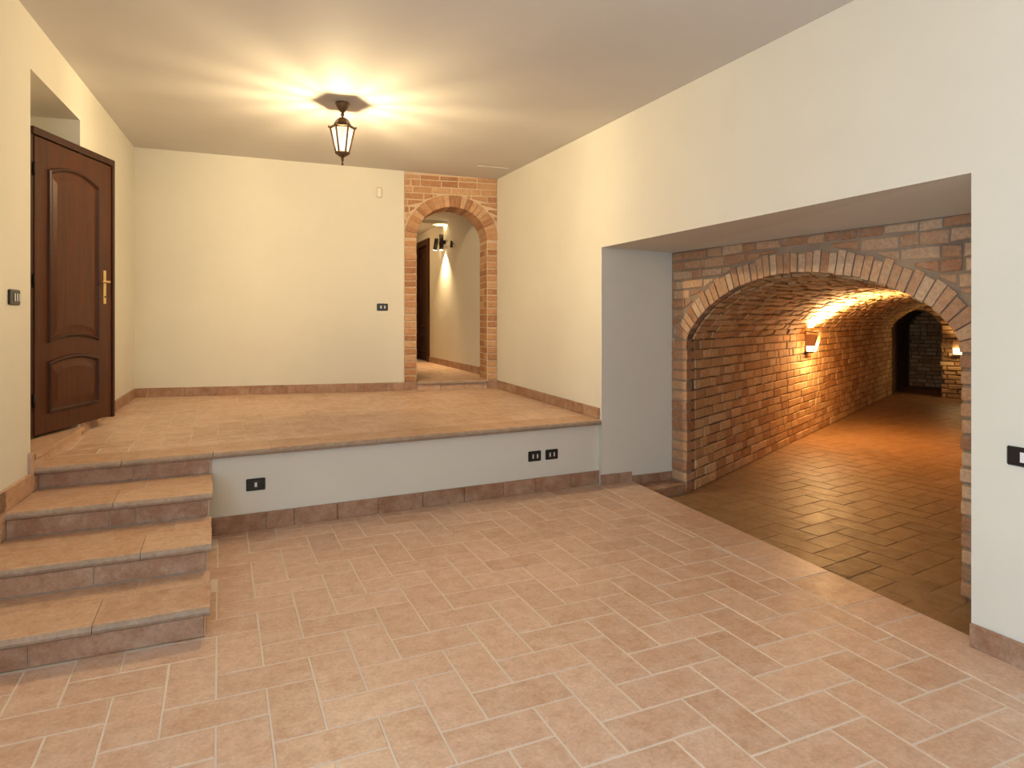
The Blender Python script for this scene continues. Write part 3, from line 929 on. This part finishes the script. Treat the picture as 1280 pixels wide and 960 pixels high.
wl = prism('wall_tunnel_left', [twall(.12, TUN - .1, 0), twall(SEND + .3, TUN - .1, 0), twall(SEND + .3, SPRING + .01, 0), twall(.12, SPRING + .01, 0)],
           [twall(.30, TUN - .1, -.2), twall(SEND + .3, TUN - .1, -.2), twall(SEND + .3, SPRING + .01, -.2), twall(.30, SPRING + .01, -.2)], 'mortar_tunnel')
tag(wl, 'rough brick side wall running down the tunnel', None, None, 'structure')


def courses(v0, v1, nr, s0, s1, lens, start=None):
    out = []
    for k in range(nr):
        a, b = v0 + (v1 - v0) * k / nr, v0 + (v1 - v0) * (k + 1) / nr
        s = s0 - random.uniform(0, .25)
        lo = start((a + b) / 2) if start else s0
        while s < s1:
            L = random.choice(lens) * random.uniform(.94, 1.06); e = s + L
            x0, x1 = max(s, lo), min(e, s1)
            if x1 - x0 > .04:
                if start: p = [(max(x0, start(a)), a), (x1, a), (x1, b), (max(x0, start(b)), b)]
                else: p = [(x0, a), (x1, a), (x1, b), (x0, b)]
                out.append(p)
            s = e
    return out


LENS = (.28, .28, .28, .30, .15, .15, .22)
lay(wl, 'brick', [p for p in courses(TUN, SPRING, nrow, .172, SEND, LENS)], twall, .012, .007, 'brick_tunnel', .012, 300, .003, .01, .006, 'tunnel_wall_bricks')
# vault
ns, na = 40, 40
V, Fc = [], []
for j in range(na + 1):
    a = ATOT * j / na
    for i in range(ns + 1):
        s = s_start(a) + .01 + (SEND + .25 - s_start(a)) * i / ns
        V.append(vault(s, a, 0.0))
for j in range(na):
    for i in range(ns): Fc.append([j * (ns + 1) + i, j * (ns + 1) + i + 1, (j + 1) * (ns + 1) + i + 1, (j + 1) * (ns + 1) + i])
vt = mk('ceiling_tunnel_vault', V, Fc, 'mortar_tunnel'); tag(vt, 'curved brick barrel vault over the tunnel', None, None, 'structure')
nv = 32
lay(vt, 'brick', courses(0, ATOT, nv, -1.3, SEND, LENS, lambda a: s_start(a) + .125), vault, .016, .007, 'brick_tunnel', .013, 300, .004, .008, .012, 'vault_bricks',
    lambda c: c[2] > 1.3)
# right tunnel wall
W2 = (YL - YR) * AX[0]
base2 = np.array([XF, YR]) + AX * .05


def twall2(s, z, n): p = base2 + AX * s - AN * n; return np.array([p[0], p[1], z])


sR = SEND + (YL - YR) * AX[1]
wr = prism('wall_tunnel_right', [twall2(.05, TUN - .1, 0), twall2(sR, TUN - .1, 0), twall2(sR, SPRING + .01, 0), twall2(.05, SPRING + .01, 0)],
           [twall2(.05, TUN - .1, -.2), twall2(sR, TUN - .1, -.2), twall2(sR, SPRING + .01, -.2), twall2(.05, SPRING + .01, -.2)], 'mortar_tunnel')
tag(wr, 'brick side wall of the tunnel opposite the near lamp', None, None, 'structure')
lay(wr, 'brick', courses(TUN, SPRING, nrow, .15, sR, LENS), twall2, .012, .009, 'brick_tunnel', .017, 0, .003, .01, .006, 'tunnel_right_wall_bricks')

# end wall with the small dark arched passage on its left side
def tend(l, z, n): p = base + AX * (SEND - n) + AN * l; return np.array([p[0], p[1], z])


EO, ESP, ECR = .95, 1.30, 1.78
ea = [(EO / 2 + EO / 2 * math.cos(math.pi * k / 16), ESP + (ECR - ESP) * math.sin(math.pi * k / 16)) for k in range(17)]
pts = [(EO, TUN - .1)] + ea + [(0.0, ESP), (-.2, ESP), (-.2, 2.15), (W2 + .2, 2.15), (W2 + .2, TUN - .1)]
we = poly_wall('wall_tunnel_end', [tend(l, z, 0) for l, z in pts], (AX[0] * .3, AX[1] * .3, 0), 'mortar_tunnel', 'rough brick end wall of the tunnel with a dark arched passage')
polys = []
for p in courses(TUN, 2.05, 22, -.05, W2 + .1, (.27, .22, .15, .3)):
    c = np.mean(np.asarray(p), 0)
    if c[0] < EO + .1:
        q0 = [pt for pt in p]
        if c[1] < ESP:
            q0 = clip(q0, -1, 0, -(EO + .01))
        else:
            ang = math.atan2((c[1] - ESP) / (ECR - ESP), (c[0] - EO / 2) / (EO / 2)); ang = min(max(ang, .05), math.pi - .05)
            nx, nz = math.cos(ang) / (EO / 2), math.sin(ang) / (ECR - ESP)
            q0 = clip(q0, -nx, -nz, -(nx * (EO / 2 + (EO / 2 + .02) * math.cos(ang)) + nz * (ESP + (ECR - ESP + .02) * math.sin(ang))))
        if len(q0) < 3: continue
        p = q0
    polys.append(p)
lay(we, 'brick', polys, tend, .022, .012, 'brick_tunnel', .016, 300, .006, .01, .012)
# the passage behind: side walls, vault and end in one shell
V, Fc = [], []
ring = [(EO, TUN - .02)] + ea + [(0.0, TUN - .02)]
for dd in (-.29, -2.4):
    for l, z in ring: V.append(tend(l, z, dd))
m = len(ring)
for i in range(m - 1): Fc.append([i, i + 1, m + i + 1, m + i])
Fc.append([m + i for i in range(m)])
wp = mk('wall_passage', V, Fc, 'mortar_tunnel'); tag(wp, 'dark brick passage beyond the tunnel end', None, None, 'structure')
polys = []
for p in courses(TUN, 1.75, 19, .02, EO - .02, (.27, .22, .15)):
    c = np.mean(np.asarray(p), 0)
    if c[1] > ESP and abs(c[0] - EO / 2) / (EO / 2) > math.sqrt(max(0, 1 - ((c[1] + .05 - ESP) / (ECR - ESP)) ** 2)) - .12: continue
    polys.append(p)
lay(wp, 'brick', polys, lambda l, z, n: tend(l, z, n - 2.4), .012, .008, 'brick_tunnel', .016, 300, .003, .01, .006)


# ---------------------------------------------------------------- lamps
def lantern(c, zt):
    t = thing('ceiling_lantern', (c[0], c[1], zt), 'bronze six-sided glass lantern hanging lit from the ceiling above the platform', 'lamp')
    dz = zt - 3.50; rot = R(48)
    lathe('ceiling_rose', c, [(.030, 3.503 + dz), (.062, 3.500 + dz), (.064, 3.488 + dz), (.052, 3.462 + dz), (.026, 3.425 + dz), (.014, 3.414 + dz)], 'bronze', t, 24)
    lathe('stem', c, [(.008, 3.416 + dz), (.013, 3.405 + dz), (.017, 3.394 + dz), (.013, 3.383 + dz), (.009, 3.374 + dz), (.016, 3.366 + dz), (.016, 3.360 + dz)], 'bronze', t, 14)
    rf = lathe('roof', c, [(.018, 3.368 + dz), (.042, 3.360 + dz), (.060, 3.340 + dz), (.070, 3.318 + dz), (.084, 3.303 + dz), (.110, 3.288 + dz), (.120, 3.277 + dz), (.104, 3.272 + dz)], 'bronze', t, 6, rot, False)
    for k in range(6):
        q = rot + math.pi / 3 * k
        lathe('roof_tip', (c[0] + .117 * math.cos(q), c[1] + .117 * math.sin(q)), [(.003, 3.272 + dz), (.008, 3.280 + dz), (.006, 3.290 + dz), (.002, 3.297 + dz)], 'bronze', rf, 8)
    ZT, ZB, RT_, RB_ = 3.274 + dz, 3.062 + dz, .104, .056
    for k in range(6):
        q0, q1 = rot + math.pi / 3 * k, rot + math.pi / 3 * (k + 1)
        f = lambda r, q_, z_: (c[0] + r * math.cos(q_), c[1] + r * math.sin(q_), z_)
        tube('rib', [f(RT_, q0, ZT), f(RB_, q0, ZB)], .0085, 'bronze', t, 6)
        i = .92
        A = [f(RT_ * i, q0, ZT), f(RT_ * i, q1, ZT), f(RB_ * i, q1, ZB), f(RB_ * i, q0, ZB)]
        mk('glass_pane', A, [[0, 1, 2, 3]], 'lantern_glass', t)
        tube('rail', [f(RT_, q0, ZT - .002), f(RT_, q1, ZT - .002)], .007, 'bronze', t, 6)
    lathe('base', c, [(.060, 3.066 + dz), (.066, 3.060 + dz), (.064, 3.050 + dz), (.046, 3.036 + dz), (.024, 3.022 + dz), (.012, 3.016 + dz)], 'bronze', t, 6, rot, False)
    lathe('finial', c, [(.010, 3.018 + dz), (.013, 3.004 + dz), (.012, 2.990 + dz), (.006, 2.978 + dz), (.006, 2.968 + dz), (.011, 2.960 + dz), (.011, 2.952 + dz), (.004, 2.944 + dz)], 'bronze', t, 14)
    lathe('bulb', c, [(.006, 3.195 + dz), (.012, 3.187 + dz), (.016, 3.170 + dz), (.017, 3.145 + dz), (.013, 3.120 + dz), (.005, 3.105 + dz)], 'lantern_bulb', t, 12)
    for k in range(1): lathe('bulb_holder', c, [(.012, 3.275 + dz), (.014, 3.22 + dz), (.010, 3.190 + dz)], 'bronze', t, 10)
    lo = lamp('POINT', 'lantern_light', (c[0], c[1], 3.140 + dz), 455, (1.0, 0.76, 0.42), shadow_soft_size=.036)
    lo.data.use_nodes = True; nt = lo.data.node_tree; em = nt.nodes['Emission']
    fo = N(nt, 'ShaderNodeLightFalloff'); fo.inputs['Strength'].default_value = 1.0; fo.inputs['Smooth'].default_value = 0.6
    nt.links.new(fo.outputs['Quadratic'], em.inputs['Strength'])


lantern((.99, 5.89), zc(.99))


def sconce(o, U, Wn, label, mat, power, up, dim=1.0):
    """wall sconce: o base point on the wall (centre, mid height); U along the wall, Wn out of the wall"""
    o, U, Wn = np.array(o, float), np.array(U, float), np.array(Wn, float); Z = np.array([0, 0, 1.0])
    t = thing('wall_sconce', o, label, 'lamp', 'tunnel wall sconces')
    P = lambda u, n, z: o + U * u + Wn * n + Z * z
    def bx(name, u0, u1, n0, n1, z0, z1, m, par=t, bev=.003):
        return obox(name, P(u0, n0, z0), U * (u1 - u0), Wn * (n1 - n0), Z * (z1 - z0), m, par, bev)
    bx('back_plate', -.075, .075, 0, .03, -.15, .15, 'sconce_metal')
    # body: tapering half-lantern, frame bars and panes
    bx('bottom_plate', -.085, .085, .0, .125, -.165, -.150, 'iron')
    prism('shade', [P(-.095, .155, -.02), P(.095, .155, -.02), P(.095, .185, .135), P(-.095, .185, .135)], [P(-.095, .163, -.02), P(.095, .163, -.02), P(.095, .193, .135), P(-.095, .193, .135)], 'sconce_metal', t)
    for u in (-.088, .088):
        tube('frame_bar', [P(u, .125, -.155), P(u, .19, .14)], .008, 'iron', t, 6)
        tube('frame_bar', [P(u, .02, .14), P(u, .19, .14)], .007, 'iron', t, 6)
        prism('side_plate', [P(u * .98, .03, -.07), P(u * .98, .142, -.07), P(u * .98, .182, .10), P(u * .98, .03, .10)], [P(u * .93, .03, -.07), P(u * .93, .142, -.07), P(u * .93, .182, .10), P(u * .93, .03, .10)], 'sconce_metal', t)
        prism('side_pane', [P(u * .96, .03, -.148), P(u * .96, .125, -.148), P(u * .96, .142, -.072), P(u * .96, .03, -.072)], [P(u * .92, .03, -.148), P(u * .92, .125, -.148), P(u * .92, .142, -.072), P(u * .92, .03, -.072)], mat, t)
    prism('front_pane', [P(-.078, .122, -.148), P(.078, .122, -.148), P(.078, .150, -.02), P(-.078, .150, -.02)], [P(-.078, .116, -.148), P(.078, .116, -.148), P(.078, .144, -.02), P(-.078, .144, -.02)], mat, t)
    lathe('bulb', tuple((o + Wn * .085)[:2]), [(.008, o[2] - .06), (.020, o[2] - .045), (.022, o[2] + .03), (.012, o[2] + .07)], mat, t, 10)
    # light: up the vault through the open top, and forward through the glass
    lp = P(.02, .15, .165)
    lamp('SPOT', 'sconce_uplight', lp, up, (1.0, 0.66, 0.29), spot_size=R(165), spot_blend=.9, shadow_soft_size=.03, aim=P(.06, .30, .9))
    lamp('POINT', 'sconce_light', P(0, .185, -.085), power, (1.0, 0.66, 0.29), shadow_soft_size=.03)
    return t


sconce(twall(4.05, 1.27, .012), (*AX, 0), (*AN, 0), 'lit bronze wall sconce on the brick wall halfway along the tunnel', 'sconce_glass', 44, 950)
sconce(tend(1.26, .98, .022), (*AN, 0), (*(-AX), 0), 'lit bronze wall sconce on the end wall beside the dark passage', 'sconce_glass_dim', 7, 10)

# hall spotlights
hs = thing('wall_spotlight', (hl(10.65), 10.65, 2.9), 'dark twin wall spotlight shining down the hall wall', 'lamp')
x0 = hl(10.65)
tube('spot_body', [(x0 - .075, 10.62, 2.765), (x0 - .075, 10.62, 3.03)], .036, 'iron', hs, 14)
tube('spot_body', [(x0 - .10, 10.90, 2.80), (x0 - .10, 10.80, 2.97)], .036, 'iron', hs, 14)
obox('wall_bracket', (x0 - .045, 10.60, 2.87), (.05, 0, 0), (0, .26, 0), (0, 0, .06), 'iron', hs, .004)
tube('spot_lens', [(x0 - .075, 10.62, 2.763), (x0 - .075, 10.62, 2.759)], .030, 'spot_glass', hs, 14)
tube('spot_lens', [(x0 - .10, 10.902, 2.798), (x0 - .10, 10.906, 2.792)], .030, 'spot_glass', hs, 14)
lamp('SPOT', 'hall_spot', (x0 - .075, 10.62, 2.74), 130, (1.0, 0.72, 0.38), spot_size=R(105), spot_blend=1.0, shadow_soft_size=.02, aim=(x0 + .0, 10.62, 1.2))
lamp('SPOT', 'hall_spot_up', (x0 - .075, 10.62, 3.05), 22, (1.0, 0.74, 0.40), spot_size=R(100), spot_blend=.9, shadow_soft_size=.02, aim=(x0 - .05, 10.62, 4))
lamp('POINT', 'hall_fill', (2.6, 11.6, 2.8), 10, (1.0, 0.66, 0.32), shadow_soft_size=.06)  # added fill to lift the hall, no lamp stands here
hk = thing('wall_hook', (hl(10.15), 10.15, 2.82), 'small dark fitting on the hall wall beside the twin spotlight', 'fitting')
tube('hook_body', [(hl(10.15) - .035, 10.15, 2.76), (hl(10.15) - .035, 10.15, 2.87)], [.024, .016], 'iron', hk, 10)
tube('hook_pin', [(hl(10.15) + .005, 10.15, 2.83), (hl(10.15) - .035, 10.15, 2.83)], .010, 'iron', hk, 8)


# ---------------------------------------------------------------- switches, sockets, detector
def plate(name, o, U, Wn, w_, h_, marks, label, cat, rocker=(.014, .034), group=None):
    """dark cover plate centred at o on a wall; marks: positions along the plate of the pale rockers"""
    o, U, Wn = np.array(o, float), np.array(U, float), np.array(Wn, float); Z = np.array([0, 0, 1.0])
    t = thing(name, o, label, cat, group)
    def bx(nm, u0, u1, n0, n1, z0, z1, m, par, bev):
        return obox(nm, o + U * u0 + Wn * n0 + Z * z0, U * (u1 - u0), Wn * (n1 - n0), Z * (z1 - z0), m, par, bev)
    bx('cover_plate', -w_ / 2, w_ / 2, 0, .012, -h_ / 2, h_ / 2, 'black_plastic', t, .006)
    k = len(marks)
    for u, rw, rh in marks:
        mo = bx('module', u - .018, u + .018, .012, .0145, -h_ * .30, h_ * .30, 'module_plastic', t, .001)
        bx('rocker_mark', u - rw / 2, u + rw / 2, .0145, .016, -rh / 2, rh / 2, 'rocker_white', mo, 0)
    return t


lu = np.array([.0656, 1, 0]) / math.hypot(.0656, 1); ln = np.array([lu[1], -lu[0], 0])
plate('light_switch', (xl(4.845), 4.845, 1.728), lu, ln, .178, .094, [(-.012, .014, .046), (.028, .014, .046), (.066, .014, .046)], 'black light switch with three pale rockers on the wall by the wooden door', 'switch')
plate('light_switch', bw(1.498, 1.741), (*-UB, 0), (*NB, 0), .138, .090, [(-.018, .016, .036), (.030, .014, .036)], 'small black light switch on the back wall near the brick arch', 'switch')
pd = np.array([1, .0412, 0]); pd = pd / np.linalg.norm(pd); pn = np.array([pd[1], -pd[0], 0])
plate('wall_socket', (.246, ypf(.246), .343), pd, pn, .136, .092, [(.0, .016, .032)], 'black wall socket low on the platform wall beside the stairs', 'socket')
plate('wall_socket', (2.643, ypf(2.643), .331), pd, pn, .134, .094, [(-.02, .012, .036), (.026, .012, .036)], 'black wall socket on the platform wall, the one closer to the stairs of the pair', 'socket')
plate('wall_socket', (2.824, ypf(2.824), .331), pd, pn, .134, .094, [(-.022, .012, .036), (.022, .012, .036)], 'black wall socket on the platform wall, the one closer to the niche of the pair', 'socket')
plate('light_switch', (XR, 1.735, .965), (0, -1, 0), (-1, 0, 0), .19, .089, [(-.02, .030, .046), (.03, .03, .046)], 'black light switch at the edge of the picture on the near right wall', 'switch')
dt = thing('motion_detector', bw(1.537, 3.18), 'small cream motion detector high on the back wall', 'detector')
o = bw(1.537, 3.18)
obox('housing', bw(1.572, 3.115), np.array([*(-UB * .07), 0]), np.array([*(NB * .04), 0]), (0, 0, .13), 'cream_plastic', dt, .012)
obox('lens_window', bw(1.560, 3.13, .0385), np.array([*(-UB * .046), 0]), np.array([*(NB * .006), 0]), (0, 0, .055), 'rocker_white', dt, .003)

hatch = thing('trim_1', (3.02, 7.45, zc(3.02)), 'thin flush cover strip on the ceiling in front of the brick arch', None, None, 'structure')
prism('cover_strip', [(2.86, 7.38, zc(2.86)), (3.24, 7.33, zc(3.24)), (3.25, 7.43, zc(3.25)), (2.87, 7.48, zc(2.87))], [(2.86, 7.38, zc(2.86) - .006), (3.24, 7.33, zc(3.24) - .006), (3.25, 7.43, zc(3.25) - .006), (2.87, 7.48, zc(2.87) - .006)], 'ceiling_paint', hatch)
